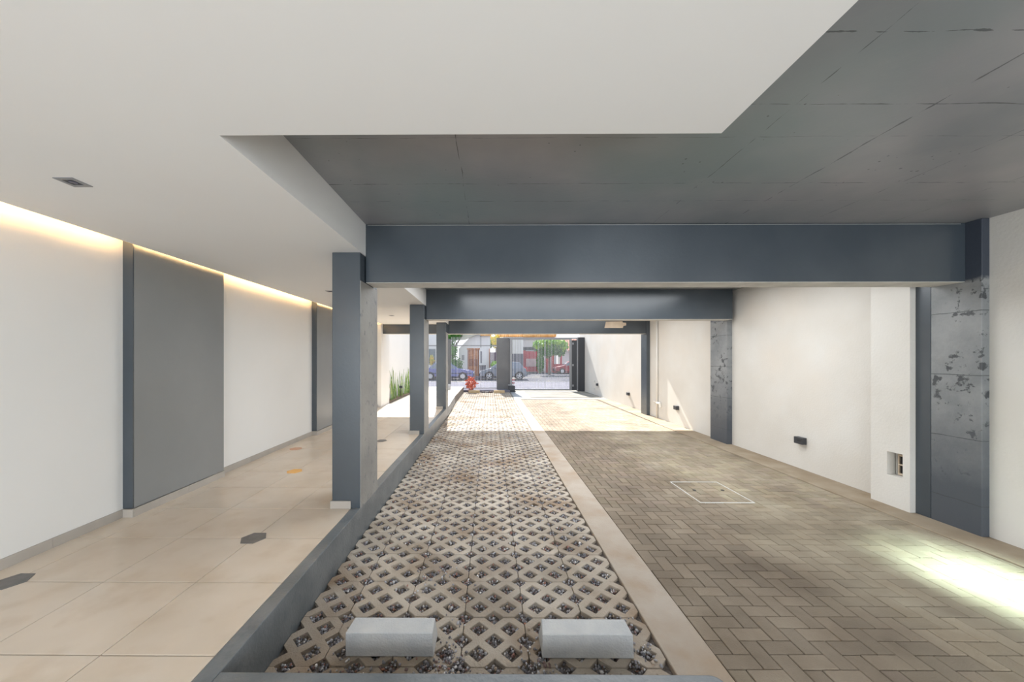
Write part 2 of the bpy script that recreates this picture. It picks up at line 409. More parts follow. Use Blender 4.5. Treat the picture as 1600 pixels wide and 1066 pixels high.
for r in range(-3, -3 + ny):
    for c in range(-3, 3):
        cx = PX0 + (c+.5)*P; cy = PY0 + (r+.5)*P
        me = pm_cut if (c == -3 and cy < 11.4) else (pm if cy < 6.5 else pm_far)
        o = link('grass_paver', me, 'paver', lane, loc=(cx, cy, random.uniform(-.003, .003)),
                 rot=(random.uniform(-.006,.006), random.uniform(-.006,.006), random.uniform(-.006,.006)))
# gravel -----------------------------------------------------------------
ico = bmesh.new(); bmesh.ops.create_icosphere(ico, subdivisions=1, radius=1.0)
iv = np.array([v.co[:] for v in ico.verts]); jf = np.array([[v.index for v in f.verts] for f in ico.faces]); ico.free()
def rocks(name, pts, sizes, parent, cols, kind='stuff', **k):
    nn = len(pts); base = iv[None] * (1 + R.uniform(-.28,.28,(nn,12,1))); 
    sc = sizes[:,None] * R.uniform(.6,1.25,(nn,3)); base = base * sc[:,None,:]
    ang = R.uniform(0, 2*pi, (nn,3)); ca, sa = np.cos(ang), np.sin(ang)
    x, y, z = base[...,0], base[...,1], base[...,2]
    x, y = x*ca[:,:1]-y*sa[:,:1], x*sa[:,:1]+y*ca[:,:1]
    y, z = y*ca[:,1:2]-z*sa[:,1:2], y*sa[:,1:2]+z*ca[:,1:2]
    v = np.stack([x,y,z],-1) + pts[:,None,:]
    v = v.reshape(-1,3); f = (jf[None] + (np.arange(nn)*12)[:,None,None]).reshape(-1,3)
    me = bpy.data.meshes.new(name); me.vertices.add(len(v)); me.vertices.foreach_set('co', v.ravel())
    me.loops.add(f.size); me.loops.foreach_set('vertex_index', f.ravel())
    me.polygons.add(len(f)); me.polygons.foreach_set('loop_start', np.arange(len(f))*3); me.polygons.foreach_set('loop_total', np.full(len(f),3))
    me.update(calc_edges=True); me.validate()
    ca_ = me.color_attributes.new('Col', 'FLOAT_COLOR', 'POINT')
    cc = np.ones((nn,12,4)); cc[...,:3] = cols[:,None,:]; ca_.data.foreach_set('color', cc.ravel())
    me.materials.append(M['stone'])
    return link(name, me, None, parent, kind=kind, **k)
def stone_cols(n):
    pal = np.array([(.13,.12,.13),(.20,.19,.20),(.30,.29,.30),(.42,.41,.42),(.15,.09,.08),(.24,.12,.09),(.09,.09,.10),(.55,.53,.52),(.33,.26,.20)])
    pr = np.array([.2,.22,.16,.08,.1,.06,.1,.03,.05]); return pal[R.choice(len(pal), n, p=pr/pr.sum())]
pts = []; szs = []
s2 = P/2
for r in range(0, int((14-1.65)/s2*2)):
    yy = PY0 - 3*P + r*s2/2
    for c in range(-14, 14):
        xx = PX0 + c*s2 + (s2/2 if r % 2 else 0)
        if xx < XR + .0 or xx > .99 or yy > 14: continue
        k = 26 if yy < 3.2 else (18 if yy < 5.5 else (9 if yy < 9 else 4)); rr = .0085 if yy < 3.2 else (.0105 if yy < 5.5 else (.015 if yy < 9 else .02))
        a = .056
        for _ in range(k):
            u, v = R.uniform(-a, a, 2)
            px, py = (u+v)/2*1.0 + xx, (u-v)/2*1.0 + yy
            if XR + .01 < px < .985 and py > 1.66:
                pts.append((px, py, -.026 + R.uniform(0, .018))); szs.append(rr*R.uniform(.7,1.25))
rocks('gravel', np.array(pts), np.array(szs), lane, stone_cols(len(pts))*1.35+.01, label='crushed dark grey and reddish gravel in the paver holes')
# spilled stones on top, around the wheel stops
pts = []; szs = []
def spill(n, cx, cy, sx, sy):
    for _ in range(n):
        x, y = R.normal(cx, sx), R.normal(cy, sy)
        if XR+.02 < x < .98 and y > 1.67 and not (-.83 < x < -.30 and 2.07 < y < 2.26) and not (.29 < x < .82 and 2.07 < y < 2.26):
            pts.append((x, y, .006)); szs.append(R.uniform(.005,.0105))
spill(260, -.55, 1.86, .28, .10); spill(120, -.22, 2.02, .05, .16); spill(90, -.27, 1.90, .08, .1); spill(120, .26, 1.98, .05, .12)
spill(150, .55, 1.84, .25, .09); spill(45, .9, 2.2, .06, .12); spill(40, -.45, 2.85, .12, .12)
rocks('loose_gravel', np.array(pts), np.array(szs), lane, stone_cols(len(pts))*1.5+.05, label='loose grey gravel spilled over the pavers round the wheel stops')

# concrete strips ---------------------------------------------------------
box('trim_1', (1.003, 1.289, 0.9, 15.1, -.1, .004), 'strip', bev=.004, kind='structure', label='tan concrete strip dividing the gravel pavers from the brick lane', cat='kerb')
link('trim_2', MB().prism([(4.33,-3),(4.76,-3),(4.76,10.9),(4.9,10.9),(4.9,15.1),(4.45,15.1),(4.33,9)], -.1, .012).mesh('trim_2', .004), 'gutter', kind='structure',
     label='brown concrete edging strip at the foot of the right wall', cat='kerb')
# brick lane --------------------------------------------------------------
bl = link('floor_brick_lane', MB().prism([(1.02,-3),(4.6,-3),(4.6,15.1),(1.02,15.1)], -.1, -.012).mesh('floor_brick_lane'), 'joint',
          label='driveway lane of brown herringbone brick pavers', cat='paving', kind='structure')
BW = .1032; X0 = 1.502; Y0 = 2.320; g = .0022
bh = MB().box(-BW+g, BW-g, -BW/2+g, BW/2-g, -.05, 0).mesh('brick', .003)
bv = MB().box(-BW/2+g, BW/2-g, -BW+g, BW-g, -.05, 0).mesh('brick', .003)
XL, XRt = 1.289+.002, 4.329
items = []
for rr in range(-125, 16):          # rr grows towards the camera
    for ii in range(-4, 32):
        d = (ii - rr) % 4
        if d == 0: x0, x1, y1, y0 = X0+ii*BW, X0+(ii+2)*BW, Y0-rr*BW, Y0-(rr+1)*BW; h = 1
        elif d == 3: x0, x1, y1, y0 = X0+ii*BW, X0+(ii+1)*BW, Y0-rr*BW, Y0-(rr+2)*BW; h = 0
        else: continue
        if x1 < XL+.012 or x0 > XRt-.012 or y1 > 15.05 or y0 < .75: continue
        inh = x0 > 2.478-.02 and x1 < 3.113+.02
        items.append((x0, x1, y0, y1, h))
# the ones that show largest: nearest to the camera in view
def vis(it):
    x0, x1, y0, y1, h = it; x, y = (x0+x1)/2, (y0+y1)/2
    if y < 1.95 or x > 1.455*y + .1: return 99 + abs(y)
    return y + .0*x
items.sort(key=vis)
far = MB(); fc = []
def shade(): 
    v = random.uniform(.86, 1.14); return (v, v*random.uniform(.97,1.02), v*random.uniform(.95,1.03), 1)
for n, (x0, x1, y0, y1, h) in enumerate(items):
    cx0, cx1 = max(x0, XL), min(x1, XRt)
    dz = random.uniform(-.0015, .0015)
    if n < 300:
        if cx0 == x0 and cx1 == x1:
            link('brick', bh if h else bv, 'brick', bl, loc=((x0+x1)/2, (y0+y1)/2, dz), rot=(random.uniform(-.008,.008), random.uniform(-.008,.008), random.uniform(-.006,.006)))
        else:
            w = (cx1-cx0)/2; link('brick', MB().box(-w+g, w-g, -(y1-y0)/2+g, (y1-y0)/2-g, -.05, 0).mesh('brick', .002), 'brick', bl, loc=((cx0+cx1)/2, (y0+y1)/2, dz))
    else:
        gg = g*1.2; c = .004
        a0, a1, b0, b1 = cx0+gg, cx1-gg, y0+gg, y1-gg
        far.add([(a0,b0,-.03),(a1,b0,-.03),(a1,b1,-.03),(a0,b1,-.03),(a0,b0,dz-c),(a1,b0,dz-c),(a1,b1,dz-c),(a0,b1,dz-c),
                 (a0+c,b0+c,dz),(a1-c,b0+c,dz),(a1-c,b1-c,dz),(a0+c,b1-c,dz)],
                [(0,1,5,4),(1,2,6,5),(2,3,7,6),(3,0,4,7),(4,5,9,8),(5,6,10,9),(6,7,11,10),(7,4,8,11),(8,9,10,11)])
        fc += [shade()]*12
me = far.mesh('bricks', fix=False); ca = me.color_attributes.new('Col', 'FLOAT_COLOR', 'POINT')
ca.data.foreach_set('color', np.array(fc).ravel())
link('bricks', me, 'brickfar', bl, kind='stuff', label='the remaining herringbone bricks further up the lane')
# steel hatch frame set in the bricks
hat = empty('access_cover', (2.795, 4.68, 0), 'bright steel frame of a brick-filled access cover in the herringbone lane', 'cover')
for b in ((-.32,.32,-.365,-.353), (-.32,.32,.353,.365), (-.32,-.311,-.353,.353), (.311,.32,-.353,.353)):
    box('frame_bar', (*b, -.02, .006), 'hatchmetal', hat)
for dx in (-.16, .2): link('lifting_hole', MB().tube((dx,.05,.0),(dx,.05,.0035),.022,n=10).mesh('lifting_hole'), 'black', hat)
# apron and threshold by the gate
box('floor_apron', (1.02, 4.9, 15.12, 19.6, -.1, 0.0), 'apron', kind='structure', label='cream concrete apron in front of the sliding gate', cat='paving')
box('floor_fence_sill', (-3.5, 1.02, 18.32, 19.6, -.1, .10), 'pave', kind='structure', label='pale concrete sill under the street fence', cat='paving')
box('drain_channel', (1.05, 1.75, 15.4, 18.3, .0, .012), 'midmetal', label='grey channel cover running up to the gate motor', cat='drain')

# kerbs --------------------------------------------------------------------
link('kerb_long', MB().prism([(-1.315,1.2),(XR-.0,1.2),(XR,11.2),(-1.43,18.3),(-1.53,18.3),(-1.315,11.2)], -.05, WALK+.003).mesh('kerb_long', .006, 2), 'kerb',
     kind='structure', label='long slate grey kerb between the tiled walkway and the gravel pavers', cat='kerb')
rc = .05; arc = [(1.035-rc+rc*math.cos(t), 1.655-rc+rc*math.sin(t)) for t in [i*pi/10 for i in range(6)]]
link('kerb_front', MB().prism([(XR+.002,1.2),(1.035,1.2)] + arc + [(XR+.002,1.655)], -.05, WALK+.003).mesh('kerb_front', .006, 2), 'kerb', kind='structure',
     label='slate grey kerb crossing the near end of the gravel pavers', cat='kerb')

# ------------------------------------------------------------------ walls
wl = MB().box(-3.55, -3.30, -3, 11.25, 0, SZ)
wall_left = link('wall_left', wl.mesh('wall_left'), 'white', kind='structure', label='smooth white left wall of the walkway', cat='wall')
box('wall_garden', (-3.72, -3.52, 11.25, 20, 0, 3.7), 'white', kind='structure', label='white garden wall behind the spiky plants', cat='wall')
box('wall_left_end', (-3.55, -3.19, 10.75, 11.62, 0, 3.02), 'white', kind='structure', label='end pier of the left wall, its strong light painted in as white', cat='wall')  # white colour paints in the strong light on the dark end panel
for k, (a, b) in enumerate(((-.2, .93), (3.27, 4.40), (6.77, 7.90))):
    wp = box('wall_panel', (-3.31, -3.21, a+.012, b, WALK + .075, SZ - .02), 'panel', bev=.002,
        label=['grey wall panel at the camera', 'tall grey wall panel on the left wall, the nearer one in view', 'further tall grey panel on the left wall, behind the nearest column'][k], cat='wall panel', kind='structure')
    box('panel_edge', (-3.31, -3.2095, a, a+.0125, WALK + .075, SZ - .02), 'dark', wp, label='dark slate grey near edge')  # darker strip set along the near edge of the panel
bb = empty('baseboard_left', (0, 0, 0), 'beige stone baseboard along the foot of the left wall', 'baseboard', kind='structure')
def bseg(a, b, x):
    y = a
    while y < b - .01:
        e = min(b, y + .60); box('baseboard_tile', (x - .014, x, y+.0012, e-.0012, WALK, WALK+.072), 'base', bb); y = e
bseg(.93, 3.256, -3.286); bseg(4.414, 6.756, -3.286); bseg(7.914, 10.74, -3.286)
bseg(3.27, 4.40, -3.196); bseg(6.77, 7.90, -3.196)
for y in (3.256, 6.756): box('baseboard_tile', (-3.30, -3.197, y, y+.013, WALK, WALK+.072), 'base', bb)

# right wall with a pier and its niche
w = MB().box(4.72, 4.95, 2.95, 3.50, 0, SZ).box(4.72, 4.95, -3, 2.95, 0, SZ).box(4.76, 4.95, 4.44, 10.95, 0, SZ).box(4.90, 5.1, 10.95, 20, 0, 3.9)
link('wall_right', w.mesh('wall_right', fix=False), 'stucco', kind='structure', label='rough cream stucco right wall', cat='wall')
NY0, NY1, NZ0, NZ1 = 4.10, 4.262, .362, .628
w = MB().box(4.59, 4.95, 4.03, NY0, 0, SZ).box(4.59, 4.95, NY1, 4.44, 0, SZ).box(4.59, 4.95, NY0, NY1, 0, NZ0).box(4.59, 4.95, NY0, NY1, NZ1, SZ).box(4.71, 4.95, NY0, NY1, NZ0, NZ1)
link('wall_pier', w.mesh('wall_pier', fix=False), 'stucco', kind='structure', label='cream pier on the right wall with a small square niche', cat='wall')
ob = empty('outlet_box', (4.69, 4.165, .37), 'small open electrical box with two dark openings inside the pier niche', 'outlet')
m = MB(); 
for b in ((-.02,.0,-.055,-.045,.0,.235), (-.02,0,.045,.055,0,.235), (-.02,0,-.045,.045,0,.02), (-.02,0,-.045,.045,.11,.125), (-.02,0,-.045,.045,.215,.235)): m.box(*b)
link('frame', m.mesh('frame', fix=False), 'patch', ob)
box('opening', (-.004, .004, -.045, .045, .02, .11), 'black', ob); box('opening', (-.004, .004, -.045, .045, .125, .215), 'black', ob)
link('conduit', MB().tube((-.012,.07,-.005),(-.012,.07,.25),.008).mesh('conduit'), 'soffit_raw', ob)

# ------------------------------------------------------------------ columns and beams
colL = [(3.475, 3.99, 'nearest slate column on the left kerb'), (6.86, 7.36, 'second slate column along the left kerb'), (10.30, 10.80, 'third slate column along the left kerb, furthest away')]
for n, (a, b, lb) in enumerate(colL):
    c = empty('column', (0, 0, 0), lb, 'column', kind='structure')
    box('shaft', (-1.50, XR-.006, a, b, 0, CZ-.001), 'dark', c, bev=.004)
    box('side_face', (XR-.008, XR-.001, a+.002, b-.002, 0, 2.44), 'side', c, label='paler grey face towards the lane')  # separate paler grey skin on the lane side of the shaft
    box('skirting', (-1.512, -1.318, a-.014, a-.001, WALK, WALK+.072), 'base', c, label='beige stone skirting')
    box('skirting', (-1.514, -1.501, a-.001, b, WALK, WALK+.072), 'base', c, label='beige stone skirting')
colR = [(3.49, 4.028, 4.65, 'nearest column on the right wall, with worn silver patches'), (7.22, 7.76, 4.66, 'second dark column on the right wall'), (10.90, 11.30, 4.66, 'furthest dark column on the right wall')]
for n, (a, b, x, lb) in enumerate(colR):
    c = empty('column', (0, 0, 0), lb, 'column', kind='structure')
    if n == 0:
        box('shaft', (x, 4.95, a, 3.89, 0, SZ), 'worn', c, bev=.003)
        box('edge_strip', (x, 4.95, 3.892, b, 0, SZ), 'dark', c, label='smooth dark blue painted edge')
    else:
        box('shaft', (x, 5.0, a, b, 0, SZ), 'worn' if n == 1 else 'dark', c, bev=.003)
beams = [(3.61, 3.88, 2.447, 4.65, 'nearest deep slate blue beam across the driveway'), (7.05, 7.33, 2.447, 4.66, 'second dark beam across the driveway'), (10.93, 11.2, 2.43, 4.66, 'third dark beam across the driveway, nearest the street')]
for n, (a, b, z, x, lb) in enumerate(beams):
    c = empty('beam', (0, 0, 0), lb, 'beam', kind='structure')
    box('beam_body', (-3.29 if n == 2 else XR, x, a, b, z+.004, SZ-.001 if n < 2 else SZ-.001), 'dark', c, bev=.003)
    box('beam_underside', (-3.29 if n == 2 else XR+.001, x-.001, a+.004, b-.004, z, z+.004), 'soffit_raw', c, label='pale unpainted underside')
# cream raw plaster patch on the third beam
pt_ = [(3.42,2.60),(3.46,2.79),(3.95,2.80),(3.97,2.76),(4.06,2.755),(4.06,2.68),(3.98,2.66),(3.96,2.60)]
link('plaster_patch', MB().prism_y(pt_, 10.915, 10.93).mesh('plaster_patch'), 'patch', label='ragged cream plaster patch on the street-side beam', cat='patch')
# thin weld-like filler bead at the beam top
link('trim_3', MB().tube((XR+.02,3.607,SZ-.012),(4.6,3.607,SZ-.012),.004,n=6).mesh('trim_3'), 'panel', kind='structure')

# ------------------------------------------------------------------ ceiling
sl = MB().box(-3.6, 5.0, -3, .3, SZ, SZ+.25).box(-3.6, 3.5, .3, 1.75, SZ, SZ+.25).box(4.40, 5.0, .3, 1.75, SZ, SZ+.25).box(-3.6, 5.0, 1.75, YROOF, SZ, SZ+.25)  # gap on the right added for the floor patch light
link('ceiling_slab', sl.mesh('ceiling_slab', fix=False), 'slab', kind='structure', label='dark grey painted concrete slab ceiling over the driveway', cat='ceiling')
link('ceiling', MB().box(-3.0, XR, -3, 10.92, CZ, SZ-.001).box(-3.15, -3.0, -3, 10.92, CZ, CZ+.03).box(XR, 1.04, -3, 1.65, CZ, SZ-.001).mesh('ceiling', fix=False), 'ceil',
     kind='structure', label='lowered smooth white ceiling', cat='ceiling')
box('wall_upper', (-3.6, 5.0, 10.95, 11.2, SZ+.25, 4.4), 'facade', kind='structure', label='parapet over the street side', cat='wall')
# cove led strips
for n, (a, b) in enumerate(((-2.5, 3.2), (3.3, 6.7), (6.8, 10.7))):
    box('led_strip', (-3.14, -3.12, a, b, CZ+.031, CZ+.041), 'led', label=['warm LED strip in the ceiling cove, nearest run', 'warm LED strip in the ceiling cove between the wall panels', 'warm LED strip in the ceiling cove, furthest run'][n], cat='light')
# recessed downlights
for n, (x, y, lb) in enumerate(((-2.385, 2.08, 'nearest square recessed downlight in the white ceiling'), (-2.40, 5.5, 'second square downlight, beside the nearest column top'),
                               (-2.32, 8.65, 'furthest square downlight, seen past the nearest column'))):
    t = empty('downlight', (x, y, CZ), lb, 'light', 'recessed square downlights')
    m = MB(); o_, i_ = .055, .031
    m.box(-o_,o_,-o_,-i_,-.004,0).box(-o_,o_,i_,o_,-.004,0).box(-o_,-i_,-i_,i_,-.004,0).box(i_,o_,-i_,i_,-.004,0)
    link('frame', m.mesh('frame', fix=False), 'midmetal', t)
    box('baffle', (-i_, i_, -i_, i_, -.0015, -.0005), 'black', t); link('lens', MB().tube((0,0,-.0035),(0,0,-.0015),.02,n=14).mesh('lens'), 'lens', t)

# ------------------------------------------------------------------ wheel stops
def wheel_stop(x0, x1, y, h, d0, d1, mat, lb, z=.003):
    t_ = MB().add([(x0,y,0),(x1,y,0),(x1,y+d0,0),(x0,y+d0,0),(x0,y,h),(x1-.006,y,h),(x1-.010,y+d1,h),(x0+.012,y+d1,h)],
                  [(0,3,2,1),(0,1,5,4),(1,2,6,5),(2,3,7,6),(3,0,4,7),(4,5,6,7)])
    cx, cy = (x0+x1)/2, y+d0/2
    t_.v = [(a-cx, b-cy, c) for a, b, c in t_.v]
    return link('wheel_stop', t_.mesh('wheel_stop', .004), mat, loc=(cx, cy, z), label=lb, cat='wheel stop', group='concrete wheel stops on the paver lane')
wheel_stop(-.82, -.318, 2.075, .137, .17, .125, 'wheelstop', 'pale grey concrete wheel stop at the near end, beside the slate kerb corner')
wheel_stop(.298, .815, 2.070, .137, .17, .125, 'wheelstop', 'pale grey concrete wheel stop at the near end, beside the tan strip')
wheel_stop(-1.02, -.48, 17.85, .13, .17, .12, 'tanstop', 'tan concrete wheel stop at the far end in front of the red-leaved shrub', .003)
wheel_stop(.20, .74, 17.85, .13, .17, .12, 'tanstop', 'tan concrete wheel stop at the far end in front of the grey gate pillar', .003)

# ------------------------------------------------------------------ wall lamps, pipe
for n, (x, y, z, lb) in enumerate(((4.76, 5.60, .40, 'black box wall light on the right wall, nearest the pier'), (4.76, 9.30, .40, 'black box wall light on the right wall by the white pipe'),
                                  (4.90, 12.9, .40, 'black box wall light on the sunlit right wall beyond the last column'), (4.90, 16.6, .46, 'black box wall light on the right wall nearest the gate'))):
    t = empty('wall_light', (x, y, z), lb, 'light', 'box lights along the right wall')
    box('housing', (-.075, -.001, -.075, .075, 0, .10), 'darkmetal', t, bev=.004); box('lens', (-.0765, -.0752, -.055, .01, .045, .065), 'black', t)
    box('back_plate', (-.012, -.0008, -.065, .088, -.004, .088), 'midmetal', t)
pp = empty('wall_pipe', (4.73, 10.38, 0), 'white vertical plastic pipe with a side tap on the right wall', 'pipe')
link('pipe', MB().tube((0,0,0),(0,0,2.95),.026,n=10).mesh('pipe', fix=False), 'pvc', pp, smooth=True)
link('pipe_elbow', MB().tube((0,0,.44),(0,-.20,.44),.036,n=10).tube((0,-.20,.44),(0,-.20,.34),.036,n=10).mesh('pipe_elbow', fix=False), 'pvc', pp)
link('clip', MB().tube((0,.0,.46),(0,.22,.46),.014,n=8).mesh('clip', fix=False), 'pvc', pp)
sk = empty('wall_outlet', (4.90, 17.1, 0), 'small round blank covers on the right wall beside the gate light', 'outlet')
for z in (.28, .62): link('cover', MB().tube((-.01,0,z),(0,0,z),.05,n=10).mesh('cover'), 'soffit_raw', sk)

# ------------------------------------------------------------------ plants along the garden wall
def blade(m, x, y, h, lean, az, wdt):
    n = 6; vs = []; 
    ca, sa = math.cos(az), math.sin(az)
    for i in range(n+1):
        t = i/n; off = lean*h*t*t; wd = wdt*(1-t)**.55*(.75+.5*t) if i < n else 0.001
        px = x + ca*off; py = y + sa*off; z = h*t
        vs += [(px - sa*wd, py + ca*wd, z), (px + ca*.006, py + sa*.006, z), (px + sa*wd, py - ca*wd, z), (px - ca*.004, py - sa*.004, z)]
    fs = []
    for i in range(n):
        b = i*4
        for k in range(4): fs.append((b+k, b+(k+1)%4, b+4+(k+1)%4, b+4+k))
    fs.append((3,2,1,0)); m.add(vs, fs)
for n in range(20):
    y = 12.02 + n*.31 + random.uniform(-.03,.03)
    od = 'first second third fourth fifth sixth seventh eighth ninth tenth eleventh twelfth thirteenth fourteenth fifteenth sixteenth seventeenth eighteenth nineteenth twentieth'.split()[n]
    t = empty('snake_plant', (-3.38 + random.uniform(-.02,.02), y, WALK+.005), '%s green spiky-leaved plant from the end pier in the row along the garden wall' % od, 'plant', 'spiky plants along the garden wall')
    hh = [.55,.85,.95,1.05][n % 4] * random.uniform(.9, 1.2)
    if n < 2: hh = .62 + .2*n
    for k in range(4):
        m = MB(); h = hh * random.uniform(.35, 1.0) if k else hh
        blade(m, random.uniform(-.05,.05), random.uniform(-.09,.09), h, random.uniform(.02,.22), random.uniform(0, 2*pi), random.uniform(.018,.030))
        link('leaf', m.mesh('leaf', fix=False), 'leaf', t)
gl = empty('garden_light', (-3.255, 13.42, WALK), 'dark garden spike light among the spiky plants', 'light')
link('spike', MB().tube((0,0,0),(0,0,.33),.01,n=6).mesh('spike'), 'darkmetal', gl); box('head', (-.05,.05,-.05,.05,.33,.42), 'darkmetal', gl, bev=.005)

# ------------------------------------------------------------------ fence, pillar, gate
GY = 19.0
fe = empty('street_fence', (0, GY, 0), 'pale metal bar fence with a top rail left of the gate pillar', 'fence')
barm = MB().box(-.0075,.0075,-.0075,.0075,.12,2.80).mesh('bar')
x = -3.46
while x < .36:
    if not (-2.24 < x < -1.97): link('bar', barm, 'metal', fe, loc=(x, 0, 0))
    x += .0745
for a, b in ((-3.5,-2.22),(-1.98,.36)):
    for z in (.13, 2.33): box('rail', (a, b, -.02, .02, z, z+.05), 'midmetal', fe)
fp = empty('fence_post', (-2.10, GY-.15, 0), 'dark grey square fence post on a pale block', 'post')
box('post', (-.1, .1, -.1, .1, .385, 2.69), 'pillar', fp, bev=.005); box('block', (-.125, .10, -.35, .1, .10, .38), 'facade', fp, label='pale blue-white plinth block')
box('gate_pillar', (.37, 1.14, GY-.15, GY+.15, 0, 2.755), 'pillar', bev=.005, label='wide dark grey rendered pillar between fence and gate', cat='pillar')
gp = box('gate_post', (4.53, 4.895, GY-.12, GY+.12, 0, 2.78), 'darkmetal', bev=.005, label='dark grey post at the right end of the gate beside the wall', cat='post')
ga = empty('sliding_gate', (0, GY-.24, 0), 'grey metal sliding gate of thin vertical bars across the driveway', 'gate')
for b in ((1.04,1.16,-.03,.03,.05,2.73), (4.08,4.20,-.03,.03,.05,2.73), (1.16,4.08,-.03,.03,2.65,2.73), (1.16,4.08,-.03,.03,.05,.13), (4.46,4.52,-.03,.03,.05,2.75)):
    box('frame_bar', b, 'midmetal', ga, bev=.004)
gb = MB().box(-.0075,.0075,-.0075,.0075,.13,2.65).mesh('bar')
x = 1.225
while x < 4.06: link('bar', gb, 'metal', ga, loc=(x, 0, 0)); x += .0715
box('panel', (4.20, 4.46, -.012, .012, .06, 2.62), 'darkmetal', ga); 
for z in (.25, 1.3, 2.4): box('hinge', (4.22, 4.30, -.035, -.012, z, z+.10), 'midmetal', ga)
box('top_guide', (1.0, 4.53, .04, .10, 2.70, 2.76), 'midmetal', ga)
mo = empty('gate_motor', (1.12, GY-.52, 0), 'dark grey gate motor box at the foot of the gate pillar', 'motor')
box('base', (-.19, .19, -.15, .15, .012, .05), 'darkmetal', mo); box('housing', (-.16, .16, -.12, .12, .05, .33), 'darkmetal', mo, bev=.02); box('cap', (-.19, -.02, -.1, .1, .33, .37), 'midmetal', mo)

# ------------------------------------------------------------------ foliage
def foliage(name, c, r, n, leaf, mat, parent, seed=1, flat=1.0):
    rs = np.random.RandomState(seed)
    d = rs.normal(size=(n,3)); d /= np.linalg.norm(d,axis=1)[:,None]
    rad = rs.uniform(.55,1.0,(n,1)) * (1 + .22*np.sin(d[:,:1]*5+seed) * np.cos(d[:,1:2]*4+d[:,2:]*6))
    p = np.array(c) + d*rad*np.array(r)
    a = rs.normal(size=(n,3)); a /= np.linalg.norm(a,axis=1)[:,None]; b = np.cross(a, rs.normal(size=(n,3))); b /= np.linalg.norm(b,axis=1)[:,None]
    L = leaf*rs.uniform(.6,1.3,(n,1))
    v = np.stack([p-a*L, p+b*L*.45, p+a*L, p-b*L*.45],1).reshape(-1,3)
    me = bpy.data.meshes.new(name); me.from_pydata(v.tolist(), [], np.arange(4*n).reshape(-1,4).tolist())
    return link(name, me, mat, parent, kind='stuff')
def core(name, c, r, mat, parent):
    bm = bmesh.new(); bmesh.ops.create_icosphere(bm, subdivisions=2, radius=1)
    for v in bm.verts: v.co = Vector((v.co.x*r[0]+c[0], v.co.y*r[1]+c[1], v.co.z*r[2]+c[2]))*1.0
    me = bpy.data.meshes.new(name); bm.to_mesh(me); bm.free(); return link(name, me, mat, parent, smooth=True)

# red-leaved shrub behind the far wheel stop
rs_ = empty('red_shrub', (-.92, 18.22, 0.0), 'small coral red leafy shrub behind the far tan wheel stop', 'plant')
for dx in (-.1, .1): link('stem', MB().tube((dx,0,0),(dx*.8,0,.3),.025,.018,n=6).mesh('stem'), 'bark', rs_)
core('inner_foliage', (.02,0,.40), (.09,.08,.15), 'folred', rs_)
foliage('foliage', (0,0,.45), (.29,.24,.35), 150, .10, 'folred', rs_, 3)
hp = R.normal(size=(160,3))*np.array((.16,.07,.02)); hp[:,2] = .015+abs(hp[:,2])
hpo = empty('rubble_pile', (-.12, 18.1, 0), 'small heap of dark rubble between the two far wheel stops', 'rubble')
rocks('rubble', hp, np.full(160,.03), hpo, stone_cols(160)*.9)

# ------------------------------------------------------------------ street
box('ground_pavement', (-14, 14, 19.6, 26.2, -.1, -.005), 'pave', kind='structure', label='pale pavement outside the gate', cat='pavement')
box('ground_road', (-30, 30, 26.3, 41.5, -.2, -.06), 'road', kind='structure', label='grey street beyond the pavement', cat='road')
box('kerb_street', (-14, 14, 26.2, 26.32, -.1, .01), 'midmetal', kind='structure', label='dark kerb line of the street', cat='kerb')
box('ground_far_pavement', (-14, 2.0, 32.2, 36, -.15, .05), 'pave', kind='structure', label='pavement in front of the white house', cat='pavement')
box('ground_back', (-14, 14, -16, -3, -.1, .0), 'pave', kind='structure', label='pale yard behind the camera', cat='pavement')
box('ground_side', (-30, 30, 41.5, 60, -.2, -.02), 'road', kind='structure', label='far forecourt beyond the street', cat='road')

def wheel(parent, x, y, r, side, spokes):
    m = MB(); yo = y + side*.09; 
    m.tube((x,y-side*.10,r),(x,yo,r),r,n=20); w_ = link('tyre', m.mesh('tyre'), 'tyre', parent)
    m = MB().tube((x,yo,r),(x,yo+side*.012,r),r*.64,r*.58,n=18)
    if spokes:
        m = MB()
        for k in range(5):
            t = 2*pi*k/5+.3; m.tube((x,yo+side*.012,r),(x+math.cos(t)*r*.62,yo+side*.012,r+math.sin(t)*r*.62),.045,.03,n=6)
        m.tube((x,yo,r),(x,yo+side*.02,r),.07,n=10)
        for k in range(18):
            t0, t1 = 2*pi*k/18, 2*pi*(k+1)/18
            m.tube((x+math.cos(t0)*r*.64,yo+side*.01,r+math.sin(t0)*r*.64),(x+math.cos(t1)*r*.64,yo+side*.01,r+math.sin(t1)*r*.64),.018,n=4)
    link('rim', m.mesh('rim', fix=False), 'rim', w_)
def arch(cx, r, z0, n=8, rev=True):
    a0 = math.asin(min(.99, (z0 - r*.9)/ (r*1.18))) if False else 0
    pts = []
    for i in range(n+1):
        t = pi - pi*i/n; pts.append((cx + math.cos(t)*r*1.2, max(z0, r*.95 + math.sin(t)*r*1.2)))
    return pts
